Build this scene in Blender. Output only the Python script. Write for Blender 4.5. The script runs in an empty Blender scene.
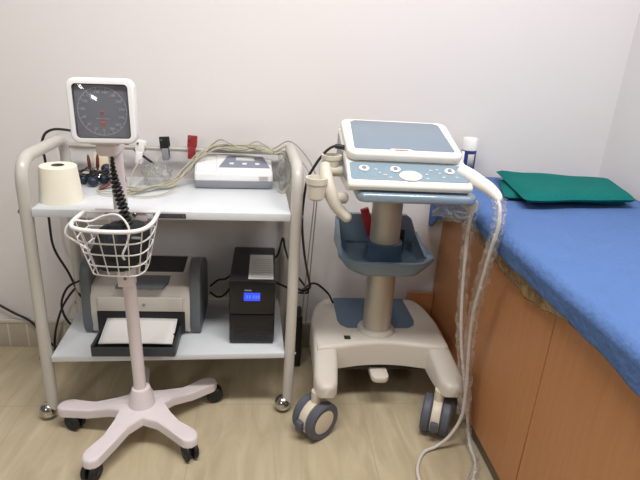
import bpy, bmesh, math, random
from mathutils import Vector, Matrix, noise
random.seed(7)
PI = math.pi
R = math.radians
scene = bpy.context.scene
COL = scene.collection

# ------------------------------------------------------------------ materials
def lin(c):
    return tuple(((v/255)/12.92 if v/255 <= .04045 else ((v/255+.055)/1.055)**2.4) for v in c) + (1,)

def mat(name, rgb, rough=.5, metal=0., var=.06, scale=8., bump=0., bscale=60., spec=.5, coat=0., coords='Object', stretch=(1,1,1), detail=3):
    m = bpy.data.materials.new(name); m.use_nodes = True
    nt = m.node_tree; b = nt.nodes['Principled BSDF']
    b.inputs['Roughness'].default_value = rough
    b.inputs['Metallic'].default_value = metal
    b.inputs['Specular IOR Level'].default_value = spec
    b.inputs['Coat Weight'].default_value = coat
    tc = nt.nodes.new('ShaderNodeTexCoord'); mp = nt.nodes.new('ShaderNodeMapping')
    mp.inputs['Scale'].default_value = stretch
    nt.links.new(tc.outputs[coords], mp.inputs[0])
    n = nt.nodes.new('ShaderNodeTexNoise'); n.inputs['Scale'].default_value = scale; n.inputs['Detail'].default_value = detail
    nt.links.new(mp.outputs[0], n.inputs['Vector'])
    mx = nt.nodes.new('ShaderNodeMix'); mx.data_type = 'RGBA'
    c = lin(rgb)
    mx.inputs['A'].default_value = tuple(max(0, v*(1-var)) for v in c[:3])+(1,)
    mx.inputs['B'].default_value = tuple(min(1, v*(1+var)) for v in c[:3])+(1,)
    nt.links.new(n.outputs['Fac'], mx.inputs['Factor'])
    nt.links.new(mx.outputs['Result'], b.inputs['Base Color'])
    if bump:
        n2 = nt.nodes.new('ShaderNodeTexNoise'); n2.inputs['Scale'].default_value = bscale; n2.inputs['Detail'].default_value = 4
        nt.links.new(mp.outputs[0], n2.inputs['Vector'])
        bp = nt.nodes.new('ShaderNodeBump'); bp.inputs['Strength'].default_value = bump; bp.inputs['Distance'].default_value = .01
        nt.links.new(n2.outputs['Fac'], bp.inputs['Height']); nt.links.new(bp.outputs['Normal'], b.inputs['Normal'])
    m['main'] = 1
    return m

def film(name, rgb, opacity=.25, rough=.15, gl=.25, bump=.4, bscale=40):
    """clear crinkled plastic: part transparent, part diffuse haze, part gloss"""
    m = bpy.data.materials.new(name); m.use_nodes = True
    nt = m.node_tree; nt.nodes.clear()
    out = nt.nodes.new('ShaderNodeOutputMaterial'); t = nt.nodes.new('ShaderNodeBsdfTransparent')
    d = nt.nodes.new('ShaderNodeBsdfDiffuse'); d.inputs['Color'].default_value = lin(rgb)
    g = nt.nodes.new('ShaderNodeBsdfGlossy'); g.inputs['Roughness'].default_value = rough
    m1 = nt.nodes.new('ShaderNodeMixShader'); m2 = nt.nodes.new('ShaderNodeMixShader')
    m1.inputs[0].default_value = opacity
    tc = nt.nodes.new('ShaderNodeTexCoord'); n = nt.nodes.new('ShaderNodeTexNoise'); n.inputs['Scale'].default_value = bscale
    nt.links.new(tc.outputs['Object'], n.inputs['Vector'])
    rp = nt.nodes.new('ShaderNodeMapRange'); rp.inputs['From Min'].default_value = .35; rp.inputs['From Max'].default_value = .7
    rp.inputs['To Min'].default_value = opacity*.4; rp.inputs['To Max'].default_value = min(1, opacity*1.9)
    nt.links.new(n.outputs['Fac'], rp.inputs['Value']); nt.links.new(rp.outputs[0], m1.inputs[0])
    bp = nt.nodes.new('ShaderNodeBump'); bp.inputs['Strength'].default_value = bump; bp.inputs['Distance'].default_value = .01
    nt.links.new(n.outputs['Fac'], bp.inputs['Height'])
    nt.links.new(bp.outputs[0], g.inputs['Normal']); nt.links.new(bp.outputs[0], d.inputs['Normal'])
    nt.links.new(t.outputs[0], m1.inputs[1]); nt.links.new(d.outputs[0], m1.inputs[2])
    lw = nt.nodes.new('ShaderNodeFresnel'); lw.inputs[0].default_value = 1.45
    mm = nt.nodes.new('ShaderNodeMath'); mm.operation = 'MULTIPLY_ADD'; mm.inputs[1].default_value = gl*2; mm.inputs[2].default_value = gl*.15
    mm.use_clamp = True
    nt.links.new(lw.outputs[0], mm.inputs[0]); nt.links.new(mm.outputs[0], m2.inputs[0])
    nt.links.new(m1.outputs[0], m2.inputs[1]); nt.links.new(g.outputs[0], m2.inputs[2])
    nt.links.new(m2.outputs[0], out.inputs[0])
    return m

def emit(name, rgb, s):
    m = mat(name, rgb, .3, var=.02)
    b = m.node_tree.nodes['Principled BSDF']
    b.inputs['Emission Color'].default_value = lin(rgb); b.inputs['Emission Strength'].default_value = s
    return m

def glass(name, rough=.03):
    m = bpy.data.materials.new(name); m.use_nodes = True
    nt = m.node_tree; nt.nodes.clear()
    out = nt.nodes.new('ShaderNodeOutputMaterial'); t = nt.nodes.new('ShaderNodeBsdfTransparent')
    g = nt.nodes.new('ShaderNodeBsdfGlossy'); g.inputs['Roughness'].default_value = rough
    f = nt.nodes.new('ShaderNodeFresnel'); f.inputs[0].default_value = 1.5
    mx = nt.nodes.new('ShaderNodeMixShader')
    nt.links.new(f.outputs[0], mx.inputs[0]); nt.links.new(t.outputs[0], mx.inputs[1]); nt.links.new(g.outputs[0], mx.inputs[2])
    nt.links.new(mx.outputs[0], out.inputs[0])
    return m

def wood(name, a, b_):
    m = mat(name, a, .42, var=.05)
    nt = m.node_tree; b = nt.nodes['Principled BSDF']
    tc = nt.nodes.new('ShaderNodeTexCoord'); mp = nt.nodes.new('ShaderNodeMapping'); mp.inputs['Scale'].default_value = (14, 14, .9)
    n = nt.nodes.new('ShaderNodeTexNoise'); n.inputs['Scale'].default_value = 5; n.inputs['Detail'].default_value = 6; n.inputs['Distortion'].default_value = .6
    rp = nt.nodes.new('ShaderNodeValToRGB'); rp.color_ramp.elements[0].color = lin(a); rp.color_ramp.elements[1].color = lin(b_)
    rp.color_ramp.elements[0].position = .3; rp.color_ramp.elements[1].position = .72
    nt.links.new(tc.outputs['Object'], mp.inputs[0]); nt.links.new(mp.outputs[0], n.inputs['Vector'])
    nt.links.new(n.outputs['Fac'], rp.inputs[0]); nt.links.new(rp.outputs[0], b.inputs['Base Color'])
    return m

def floor_mat():
    m = mat('floor_tile', (186, 172, 146), .28, var=.07)
    nt = m.node_tree; b = nt.nodes['Principled BSDF']
    tc = nt.nodes.new('ShaderNodeTexCoord')
    mp = nt.nodes.new('ShaderNodeMapping'); mp.inputs['Scale'].default_value = (5, 1.0, 1); mp.inputs['Rotation'].default_value = (0, 0, .25)
    n = nt.nodes.new('ShaderNodeTexNoise'); n.inputs['Scale'].default_value = 3.2; n.inputs['Detail'].default_value = 7; n.inputs['Distortion'].default_value = 1.2
    rp = nt.nodes.new('ShaderNodeValToRGB')
    rp.color_ramp.elements[0].color = lin((178, 164, 136)); rp.color_ramp.elements[0].position = .3
    rp.color_ramp.elements[1].color = lin((202, 189, 160)); rp.color_ramp.elements[1].position = .7
    nt.links.new(tc.outputs['Object'], mp.inputs[0]); nt.links.new(mp.outputs[0], n.inputs['Vector']); nt.links.new(n.outputs['Fac'], rp.inputs[0])
    br = nt.nodes.new('ShaderNodeTexBrick'); br.offset = 0; br.inputs['Scale'].default_value = 1
    br.inputs['Brick Width'].default_value = .6; br.inputs['Row Height'].default_value = .6; br.inputs['Mortar Size'].default_value = .0018; br.inputs['Mortar Smooth'].default_value = .3
    mp2 = nt.nodes.new('ShaderNodeMapping'); mp2.inputs['Location'].default_value = (.22, .17, 0)
    nt.links.new(tc.outputs['Object'], mp2.inputs[0]); nt.links.new(mp2.outputs[0], br.inputs['Vector'])
    mx = nt.nodes.new('ShaderNodeMix'); mx.data_type = 'RGBA'; mx.inputs['B'].default_value = lin((176, 163, 137))
    nt.links.new(br.outputs['Fac'], mx.inputs['Factor']); nt.links.new(rp.outputs[0], mx.inputs['A'])
    nt.links.new(mx.outputs['Result'], b.inputs['Base Color'])
    return m

def skirting_mat():
    m = mat('skirting_tile', (185, 176, 160), .4, var=.1, scale=14)
    nt = m.node_tree; b = nt.nodes['Principled BSDF']
    src = b.inputs['Base Color'].links[0].from_socket
    tc = nt.nodes.new('ShaderNodeTexCoord'); sp = nt.nodes.new('ShaderNodeSeparateXYZ'); nt.links.new(tc.outputs['Object'], sp.inputs[0])
    fr = nt.nodes.new('ShaderNodeMath'); fr.operation = 'PINGPONG'; fr.inputs[1].default_value = .037
    nt.links.new(sp.outputs['X'], fr.inputs[0])
    lt = nt.nodes.new('ShaderNodeMath'); lt.operation = 'LESS_THAN'; lt.inputs[1].default_value = .003; nt.links.new(fr.outputs[0], lt.inputs[0])
    mx = nt.nodes.new('ShaderNodeMix'); mx.data_type = 'RGBA'; mx.inputs['B'].default_value = lin((212, 204, 190))
    nt.links.new(lt.outputs[0], mx.inputs['Factor']); nt.links.new(src, mx.inputs['A']); nt.links.new(mx.outputs['Result'], b.inputs['Base Color'])
    return m

M = dict(
    wall=mat('wall_paint', (228, 224, 224), .75, var=.012, scale=3, bump=.05, bscale=30, spec=.2),
    ceiling=mat('ceiling_paint', (238, 236, 232), .85, var=.01),
    floor=floor_mat(), skirt=skirting_mat(), ledge=mat('plaster_ledge', (206, 200, 190), .7, var=.05, scale=12),
    enamel=mat('cream_enamel_steel', (200, 197, 190), .32, var=.03, coat=.3),
    shelf=mat('white_laminate_shelf', (216, 221, 226), .35, var=.03, scale=4),
    rail=mat('grey_rail', (178, 174, 166), .35, .2),
    chrome=mat('chrome', (200, 198, 195), .12, 1., var=.02),
    bolt=mat('bolt_steel', (130, 128, 125), .35, .8),
    lilac=mat('lilac_white_plastic', (226, 217, 220), .4, var=.02),
    white=mat('white_plastic', (240, 240, 242), .35, var=.015),
    wirewhite=mat('white_coated_wire', (232, 230, 230), .35, var=.02),
    black=mat('black_plastic', (26, 26, 30), .45, var=.15),
    black_gloss=mat('black_gloss_plastic', (22, 22, 26), .25, var=.1),
    rubber=mat('black_rubber', (28, 28, 32), .6, var=.15),
    cable=mat('black_cable', (30, 29, 31), .45, var=.1),
    dial=mat('dial_grey', (112, 115, 126), .5, var=.03),
    dialring=mat('dial_print', (172, 174, 182), .6, var=.02),
    needle=mat('needle_red', (214, 96, 78), .5, var=.03),
    bezel=mat('dark_bezel', (70, 70, 78), .5),
    cloth_black=mat('black_cuff_nylon', (30, 30, 36), .8, var=.2, scale=40, bump=.4, bscale=120),
    paper=mat('white_paper', (240, 238, 236), .8, var=.015),
    rollp=mat('cream_paper_roll', (240, 235, 218), .85, var=.02, scale=30, bump=.1, bscale=200, stretch=(.3, .3, 6)),
    rollc=mat('roll_core', (92, 78, 84), .8, var=.3, scale=60),
    lightgrey=mat('pale_grey_plastic', (206, 203, 196), .4, var=.02),
    printer=mat('printer_beige_grey', (202, 197, 190), .45, var=.02),
    printer_d=mat('printer_dark_grey', (98, 104, 110), .45, var=.04),
    tray_d=mat('tray_dark_grey', (58, 64, 70), .4, var=.06),
    midgrey=mat('mid_grey_plastic', (140, 142, 150), .4, var=.03),
    ecgpanel=mat('slate_panel', (138, 141, 160), .4, var=.03),
    lcd=mat('pale_display', (206, 210, 206), .2, var=.02),
    blue_lcd=emit('blue_backlit_display', (38, 62, 205), 1.1),
    blue_px=emit('blue_display_digits', (70, 98, 236), 1.1),
    sticker=mat('grey_sticker', (192, 190, 186), .5, var=.03),
    stickerline=mat('sticker_print', (150, 150, 150), .6, var=.03),
    ivory=mat('ivory_plastic', (238, 235, 228), .35, var=.015),
    cablewhite=mat('cable_white', (214, 210, 204), .4, var=.02),
    ivory_d=mat('cart_putty_plastic', (210, 204, 194), .42, var=.015),
    steelblue=mat('steel_blue_inlay', (128, 142, 158), .3, var=.03),
    panelblue=mat('keyboard_blue', (132, 154, 170), .4, var=.03),
    rimblue=mat('pearl_blue_plastic', (146, 166, 184), .18, .3, var=.03, coat=.5),
    binblue=mat('slate_blue_plastic', (120, 139, 157), .25, var=.03),
    binblue_d=mat('deep_slate_blue_plastic', (72, 95, 118), .3, var=.04),
    deckblue=mat('deck_blue_mat', (90, 112, 136), .45, var=.04),
    alu=mat('brushed_aluminium', (196, 190, 180), .36, .4, var=.03, scale=20, stretch=(8, 8, .3)),
    tyre=mat('slate_tyre', (88, 92, 104), .55, var=.06),
    hubc=mat('ivory_hub', (222, 212, 194), .4, var=.03),
    holder=mat('putty_holder', (212, 206, 192), .42, var=.02),
    red=mat('red_plastic', (178, 40, 44), .4, var=.1),
    maroon=mat('maroon_plastic', (104, 50, 44), .5, var=.15),
    redclip=mat('dark_red_clip', (150, 42, 46), .4, var=.08),
    navy=mat('navy_rubber', (34, 44, 66), .45, var=.15),
    navylabel=mat('navy_label', (40, 56, 128), .45, var=.05),
    lead=mat('beige_lead_wire', (178, 174, 154), .5, var=.06),
    grey_wire=mat('grey_wire', (158, 153, 148), .5, var=.06),
    wood=wood('beech_laminate', (188, 130, 84), (196, 139, 93)),
    woodedge=mat('beech_edge', (176, 122, 84), .45, var=.05),
    gap=mat('dark_gap', (62, 40, 28), .7, var=.05),
    plinth=mat('plinth_grey_brown', (110, 98, 82), .5, var=.08),
    sheet=mat('blue_bed_sheet', (88, 118, 172), .9, var=.07, scale=9, bump=.6, bscale=48, spec=.15),
    mattress=mat('mattress_vinyl', (90, 70, 60), .5, var=.05),
    towel=mat('green_drape', (16, 108, 104), .9, var=.1, scale=14, bump=.4, bscale=70, spec=.15),
    film=film('clear_film', (232, 228, 222), .12, .15, .16),
    sleeve=film('clear_sleeve', (236, 230, 226), .10, .12, .16, .8, 60),
    gold=film('tan_plastic_sheet', (178, 150, 102), .55, .2, .35, .6, 30),
    grimefilm=film('smoky_film', (170, 170, 168), .20, .2, .12, .6, 45),
    glass=glass('gauge_glass', .07),
    white_cap=mat('white_cap', (244, 243, 242), .4, var=.01),
    cream_card=mat('cream_card', (224, 212, 184), .7, var=.04),
)

# ------------------------------------------------------------------ object helpers
ROOT = {}
def empty(name, loc, label, cat, group=None, rz=0):
    o = bpy.data.objects.new(name, None); COL.objects.link(o)
    o.empty_display_size = .05
    o.location = loc; o.rotation_euler = (0, 0, rz)
    ROOT[o.name] = Matrix.Translation(Vector(loc)) @ Matrix.Rotation(rz, 4, 'Z')
    tag(o, label, cat, group)
    return o

def tag(o, label, cat, group=None, kind=None):
    o['label'] = label; o['category'] = cat
    if group: o['group'] = group
    if kind: o['kind'] = kind

def build(name, bm, material, parent=None, local=False, angle=38, label=None, flat=False):
    """link bm as ONE mesh object; verts are world coordinates unless local"""
    me = bpy.data.meshes.new(name)
    bmesh.ops.recalc_face_normals(bm, faces=bm.faces[:])
    if parent is not None and not local:
        bm.transform(ROOT[parent.name].inverted())
    bm.to_mesh(me); bm.free()
    if not flat:
        for p in me.polygons: p.use_smooth = True
        me.set_sharp_from_angle(angle=R(angle))
    me.materials.append(material)
    o = bpy.data.objects.new(name, me); COL.objects.link(o)
    if parent is not None:
        o.parent = parent; ROOT[o.name] = ROOT[parent.name]
    if label: o['label'] = label
    return o

def single(name, bm, material, label, cat, group=None, kind=None, **k):
    """a thing that is one mesh; origin moved to its base"""
    lo = Vector((min(v.co.x for v in bm.verts)+max(v.co.x for v in bm.verts), min(v.co.y for v in bm.verts)+max(v.co.y for v in bm.verts), 2*min(v.co.z for v in bm.verts)))/2
    bm.transform(Matrix.Translation(-lo))
    o = build(name, bm, material, **k); o.location = lo
    ROOT[o.name] = Matrix.Translation(lo)
    tag(o, label, cat, group, kind)
    return o

def structure(name, bm, material):
    o = build(name, bm, material); o['kind'] = 'structure'; return o

def NB(): return bmesh.new()

def join(bm, t, m=None):
    if m is not None: t.transform(m)
    me = bpy.data.meshes.new('tmp'); t.to_mesh(me); t.free(); bm.from_mesh(me); bpy.data.meshes.remove(me)

def box(bm, c, s, bev=0., seg=2, m=None, taper=None):
    t = NB(); bmesh.ops.create_cube(t, size=1)
    for v in t.verts: v.co = Vector((v.co.x*s[0], v.co.y*s[1], v.co.z*s[2]))
    if bev: bmesh.ops.bevel(t, geom=t.edges[:], offset=bev, segments=seg, affect='EDGES', profile=.5, clamp_overlap=True)
    mm = Matrix.Translation(Vector(c))
    join(bm, t, mm if m is None else m @ mm)
    return bm

def span(bm, a, b, bev=0., seg=2, m=None):
    return box(bm, [(a[i]+b[i])/2 for i in range(3)], [abs(b[i]-a[i]) for i in range(3)], bev, seg, m)

def prism(bm, outline, z0, z1, bev=0., seg=2, m=None, bottom=False):
    t = NB()
    lo = [t.verts.new((x, y, z0)) for x, y in outline]; hi = [t.verts.new((x, y, z1)) for x, y in outline]
    n = len(outline)
    t.faces.new(lo[::-1]); top = t.faces.new(hi)
    for i in range(n): t.faces.new((lo[i], lo[(i+1) % n], hi[(i+1) % n], hi[i]))
    bmesh.ops.recalc_face_normals(t, faces=t.faces[:])
    if bev:
        hs = set(hi); ls = set(lo)
        ed = [e for e in t.edges if (e.verts[0] in hs and e.verts[1] in hs) or (bottom and e.verts[0] in ls and e.verts[1] in ls)]
        bmesh.ops.bevel(t, geom=ed, offset=bev, segments=seg, affect='EDGES', profile=.5, clamp_overlap=True)
    join(bm, t, m); return bm

def rrect(w, h, r, n=6, cx=0, cy=0):
    pts = []
    for (sx, sy, a0) in ((1, 1, 0), (-1, 1, 90), (-1, -1, 180), (1, -1, 270)):
        for i in range(n+1):
            a = R(a0+90*i/n); pts.append((cx+sx*(w/2-r)+r*math.cos(a), cy+sy*(h/2-r)+r*math.sin(a)))
    return pts

def circ(r, n=32, cx=0, cy=0):
    return [(cx+r*math.cos(2*PI*i/n), cy+r*math.sin(2*PI*i/n)) for i in range(n)]

def ring(bm, outer, inner, z0, z1, bev=0., m=None):
    t = NB(); n = len(outer)
    A = [t.verts.new((x, y, z0)) for x, y in outer]; B = [t.verts.new((x, y, z1)) for x, y in outer]
    C = [t.verts.new((x, y, z0)) for x, y in inner]; D = [t.verts.new((x, y, z1)) for x, y in inner]
    for i in range(n):
        j = (i+1) % n
        for q in ((A[i], A[j], B[j], B[i]), (B[i], B[j], D[j], D[i]), (D[i], D[j], C[j], C[i]), (C[i], C[j], A[j], A[i])): t.faces.new(q)
    if bev:
        bs = set(B)
        bmesh.ops.bevel(t, geom=[e for e in t.edges if e.verts[0] in bs and e.verts[1] in bs], offset=bev, segments=3, affect='EDGES', profile=.5)
    join(bm, t, m); return bm

def lathe(bm, prof, m=None, seg=32, cap=True):
    t = NB(); rows = []
    for r, z in prof:
        if r < 1e-6: rows.append([t.verts.new((0, 0, z))])
        else: rows.append([t.verts.new((r*math.cos(2*PI*i/seg), r*math.sin(2*PI*i/seg), z)) for i in range(seg)])
    for a, b in zip(rows, rows[1:]):
        for i in range(seg):
            j = (i+1) % seg
            if len(a) == 1 and len(b) == 1: continue
            if len(a) == 1: t.faces.new((a[0], b[i], b[j]))
            elif len(b) == 1: t.faces.new((a[i], a[j], b[0]))
            else: t.faces.new((a[i], a[j], b[j], b[i]))
    if cap:
        if len(rows[0]) > 1: t.faces.new(rows[0][::-1])
        if len(rows[-1]) > 1: t.faces.new(rows[-1])
    join(bm, t, m); return bm

def at(x, y, z): return Matrix.Translation(Vector((x, y, z)))

def along(p, d):
    """matrix putting +Z along d at p"""
    return Matrix.Translation(Vector(p)) @ Vector(d).to_track_quat('Z', 'Y').to_matrix().to_4x4()

def cyl(bm, p0, p1, r0, r1=None, seg=24, bev=0.):
    p0 = Vector(p0); p1 = Vector(p1); L = (p1-p0).length; r1 = r0 if r1 is None else r1
    pr = [(r0, 0), (r1, L)] if not bev else [(r0-bev, 0), (r0, bev), (r1, L-bev), (r1-bev, L)]
    return lathe(bm, pr, along(p0, p1-p0), seg)

def catmull(pts, n=8, closed=False):
    P = [Vector(p) for p in pts]; out = []
    N = len(P); rng = range(N if closed else N-1)
    for i in rng:
        p0 = P[(i-1) % N] if closed or i > 0 else P[0]*2-P[1]
        p1 = P[i]; p2 = P[(i+1) % N]; p3 = P[(i+2) % N] if closed or i+2 < N else P[-1]*2-P[-2]
        for k in range(n):
            t = k/n
            out.append(.5*((2*p1)+(-p0+p2)*t+(2*p0-5*p1+4*p2-p3)*t*t+(-p0+3*p1-3*p2+p3)*t**3))
    if not closed: out.append(P[-1])
    return out

def fillet(pts, rad, n=6):
    P = [Vector(p) for p in pts]; out = [P[0]]
    for i in range(1, len(P)-1):
        a = (P[i-1]-P[i]); b = (P[i+1]-P[i]); d = min(rad, a.length*.49, b.length*.49)
        a = P[i]+a.normalized()*d; b = P[i]+b.normalized()*d
        for k in range(n+1):
            t = k/n; out.append(a*(1-t)**2+P[i]*2*t*(1-t)+b*t*t)
    out.append(P[-1]); return out

def sweep(bm, pts, r, seg=8, closed=False):
    P = [Vector(p) for p in pts]; N = len(P); t = NB(); rings = []
    tan = [((P[(i+1) % N] if closed or i < N-1 else P[i])-(P[(i-1) % N] if closed or i > 0 else P[i])).normalized() for i in range(N)]
    u = tan[0].orthogonal().normalized()
    for i in range(N):
        u = (u-tan[i]*u.dot(tan[i])).normalized(); v = tan[i].cross(u)
        rr = r(i/(max(1, N-1))) if callable(r) else r
        rings.append([t.verts.new(P[i]+(u*math.cos(2*PI*k/seg)+v*math.sin(2*PI*k/seg))*rr) for k in range(seg)])
    for i in range(N if closed else N-1):
        a = rings[i]; b = rings[(i+1) % N]
        off = 0
        if closed and i == N-1:
            off = min(range(seg), key=lambda s: (a[0].co-b[s].co).length)
        for k in range(seg):
            t.faces.new((a[k], a[(k+1) % seg], b[(k+1+off) % seg], b[(k+off) % seg]))
    if not closed:
        t.faces.new(rings[0][::-1]); t.faces.new(rings[-1])
    join(bm, t); return bm

def cord(bm, pts, r, n=8, seg=8): return sweep(bm, catmull(pts, n), r, seg)

def ball(bm, c, r, s=(1, 1, 1), sub=3, m=None):
    t = NB(); bmesh.ops.create_icosphere(t, subdivisions=sub, radius=r)
    mm = Matrix.Translation(Vector(c)) @ Matrix.Diagonal((*s, 1))
    join(bm, t, mm if m is None else m @ mm); return bm

def crumple(bm, c, s, amp, freq, sub=4, seed=0, floor=None):
    t = NB(); bmesh.ops.create_icosphere(t, subdivisions=sub, radius=1)
    for v in t.verts:
        d = noise.noise(v.co*freq+Vector((seed*7.3, seed*3.1, 0)))+.5*noise.noise(v.co*freq*2.3+Vector((0, seed*5., 1)))
        v.co = v.co*(1+amp*d)
        v.co = Vector((c[0]+v.co.x*s[0], c[1]+v.co.y*s[1], c[2]+v.co.z*s[2]))
        if floor is not None: v.co.z = max(v.co.z, floor)
    join(bm, t); return bm

def grid(bm, fn, nu, nv):
    t = NB(); V = [[t.verts.new(fn(i/nu, j/nv)) for j in range(nv+1)] for i in range(nu+1)]
    for i in range(nu):
        for j in range(nv): t.faces.new((V[i][j], V[i+1][j], V[i+1][j+1], V[i][j+1]))
    join(bm, t); return bm

def solid(o, th, off=-1):
    md = o.modifiers.new('thickness', 'SOLIDIFY'); md.thickness = th; md.offset = off

def interp(tab, x):
    if x <= tab[0][0]: return tab[0][1]
    for (a, b), (c, d) in zip(tab, tab[1:]):
        if x <= c:
            t = (x-a)/(c-a); t = t*t*(3-2*t); return b+(d-b)*t
    return tab[-1][1]

def text_bm(bm, s, size, m, depth=.0004):
    cu = bpy.data.curves.new('txt', 'FONT'); cu.body = s; cu.size = size; cu.extrude = depth; cu.align_x = 'CENTER'; cu.align_y = 'CENTER'
    o = bpy.data.objects.new('txt', cu); COL.objects.link(o)
    dg = bpy.context.evaluated_depsgraph_get(); me = bpy.data.meshes.new_from_object(o.evaluated_get(dg))
    t = NB(); t.from_mesh(me)
    bpy.data.objects.remove(o); bpy.data.curves.remove(cu); bpy.data.meshes.remove(me)
    join(bm, t, m); return bm

# ------------------------------------------------------------------ the room
WY, WX, WL, WF, CZ = 2.03, 1.37, -2.1, -1.9, 2.75
structure('floor', span(NB(), (WL, WF, -.05), (WX, WY, 0)), M['floor'])
structure('wall_back', span(NB(), (WL-.1, WY, -.05), (WX+.1, WY+.1, CZ)), M['wall'])
structure('wall_right', span(NB(), (WX, WF, -.05), (WX+.1, WY, CZ)), M['wall'])
structure('ceiling', span(NB(), (WL-.1, WF-.1, CZ), (WX+.1, WY+.1, CZ+.1)), M['ceiling'])
structure('baseboard_back', span(NB(), (WL, WY-.012, 0), (.70, WY, .112), .003), M['skirt'])
structure('trim_1', span(NB(), (WL, WY-.016, .112), (.70, WY, .128), .004), M['ledge'])

# ------------------------------------------------------------------ steel trolley (built in its own frame)
TRZ = R(2.0)
tr = empty('instrument_trolley', (-.30, 1.575, 0), 'cream tubular steel trolley with two white shelves against the back wall', 'trolley', rz=TRZ)
TM = ROOT[tr.name]
def T(x, y, z): return TM @ Vector((x, y, z))
TD = .405
for s in (-1, 1):
    b = NB()
    sweep(b, fillet([(s*.402, .012, .04), (s*.402, .012, .90), (s*.402, TD, .895), (s*.402, TD, .04)], .075, 8), .0185, 16)
    build('side_frame', b, M['enamel'], tr, local=True)
for z, t_ in ((.757, .026), (.249, .022)):
    b = NB()
    span(b, (-.384, 0, z-t_), (.384, TD+.005, z), .003)
    sh = build('shelf', b, M['shelf'], tr, local=True)
    for s in (-1, 1):
        for y in (.012, TD):
            b = NB(); cyl(b, (s*.38, y, z-t_/2), (s*.424, y, z-t_/2), .006, seg=12)
            build('bolt', b, M['bolt'], sh, local=True)
b = NB(); cyl(b, (-.40, TD, .868), (.40, TD, .868), .0085, seg=14)
build('back_rail', b, M['rail'], tr, local=True)
b = NB(); span(b, (-.035, -.0025, .735), (.062, .001, .751), .002)
npl = build('nameplate', b, M['bezel'], tr, local=True, label='dark nameplate on the upper shelf edge')
for x in (-.028, .055):
    b = NB(); cyl(b, (x, -.004, .743), (x, 0, .743), .003, seg=10); build('rivet', b, M['bolt'], npl, local=True)
for s in (-1, 1):
    for y in (.012, TD):
        b = NB(); bx = s*.402-.016; ball(b, (bx, y, .031), .0305)
        c = build('ball_caster', b, M['chrome'], tr, local=True)
        b = NB(); cyl(b, (bx, y, .05), (s*.402, y, .066), .012, .010, 14)
        build('caster_stem', b, M['chrome'], c, local=True)

# ------------------------------------------------------------------ mobile blood-pressure gauge stand
BX, BY = -.385, 1.492
bp = empty('blood_pressure_gauge_stand', (BX, BY, 0), 'white five-legged rolling stand carrying a square dial pressure gauge and wire basket', 'gauge')
ang = [172, 242, 325, 39, 103]; tipr = [.285, .250, .232, .285, .27]
outl = []
for k in range(5):
    a = R(ang[k]); d = Vector((math.cos(a), math.sin(a))); n = Vector((-d.y, d.x)); L = tipr[k]
    outl += [d*.10-n*.030, d*(L*.62)-n*.025, d*(L-.03)-n*.029]
    for q in range(-3, 4): outl.append(d*(L-.028)+(d*math.cos(q*PI/6.01)+n*math.sin(q*PI/6.01))*.029)
    outl += [d*(L-.03)+n*.029, d*(L*.62)+n*.025, d*.10+n*.030]
    a2 = R(ang[(k+1) % 5]); a2 = a2 if a2 > a else a2+2*PI; am = (a+a2)/2
    outl.append(Vector((math.cos(am), math.sin(am)))*.074)
b = NB()
def zt(r): 
    t = min(1, max(0, (r-.05)/.13)); t = t*t*(3-2*t); return .118-.032*t
rows = []
for s, dz in ((1., -.03), (1., -.007), (.985, -.002), (.96, 0), (.8, 0), (.62, 0), (.42, 0), (.25, 0)):
    rows.append([b.verts.new((BX+p.x*s, BY+p.y*s, zt((p*s).length)+dz)) for p in outl])
N = len(outl)
for A, B in zip(rows, rows[1:]):
    for i in range(N): b.faces.new((A[i], A[(i+1) % N], B[(i+1) % N], B[i]))
cv = b.verts.new((BX, BY, .118))
for i in range(N): b.faces.new((rows[-1][i], rows[-1][(i+1) % N], cv))
prev = rows[0]
for s in (.6, .3):
    cur = [b.verts.new((BX+p.x*s, BY+p.y*s, zt((p*s).length)-.03)) for p in outl]
    for i in range(N): b.faces.new((prev[(i+1) % N], prev[i], cur[i], cur[(i+1) % N]))
    prev = cur
cv = b.verts.new((BX, BY, .088))
for i in range(N): b.faces.new((prev[(i+1) % N], prev[i], cv))
build('base', b, M['lilac'], bp)
b = NB(); lathe(b, [(.044, .11), (.042, .125), (.031, .172), (.028, .180), (.020, .182)], at(BX, BY, 0))
build('collar', b, M['lilac'], bp)
PT = Vector((-.412, 1.489, 1.0))
b = NB(); cyl(b, (BX, BY, .11), PT, .0195, seg=24)
pole = build('pole', b, M['lilac'], bp)
def onpole(z): return Vector((BX, BY, .11)).lerp(PT, (z-.11)/.89)
b = NB()
p = onpole(.60); span(b, (p.x-.024, p.y-.034, .555), (p.x+.024, p.y+.004, .66), .006)
br = build('bracket', b, M['lilac'], bp)
b = NB(); cyl(b, (p.x, p.y-.036, .585), (p.x, p.y-.032, .585), .005, seg=12)
build('screw', b, M['bolt'], br)
for k in range(5):
    a = R(ang[k]); L = tipr[k]-.032; cx, cy = BX+math.cos(a)*L, BY+math.sin(a)*L
    sw = R([335, 250, 300, 15, 95][k]); ax = Vector((-math.sin(sw), math.cos(sw), 0)); off = Vector((math.cos(sw), math.sin(sw), 0))*(.024 if k in (0, 3) else .012)
    c = Vector((cx, cy, .0305))+off
    b = NB()
    for s in (-1, 1): cyl(b, c+ax*s*.006, c+ax*s*.021,   .030, seg=24, bev=.005)
    cs = build('caster', b, M['rubber'], bp)
    b = NB(); box(b, (cx, cy, .052), (.03, .03, .022), .006); cyl(b, (cx, cy, .05), (cx, cy, .075), .008, seg=12)
    cyl(b, c-ax*.023, c+ax*.023, .008, seg=12)
    build('fork', b, M['black'], cs)
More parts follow.
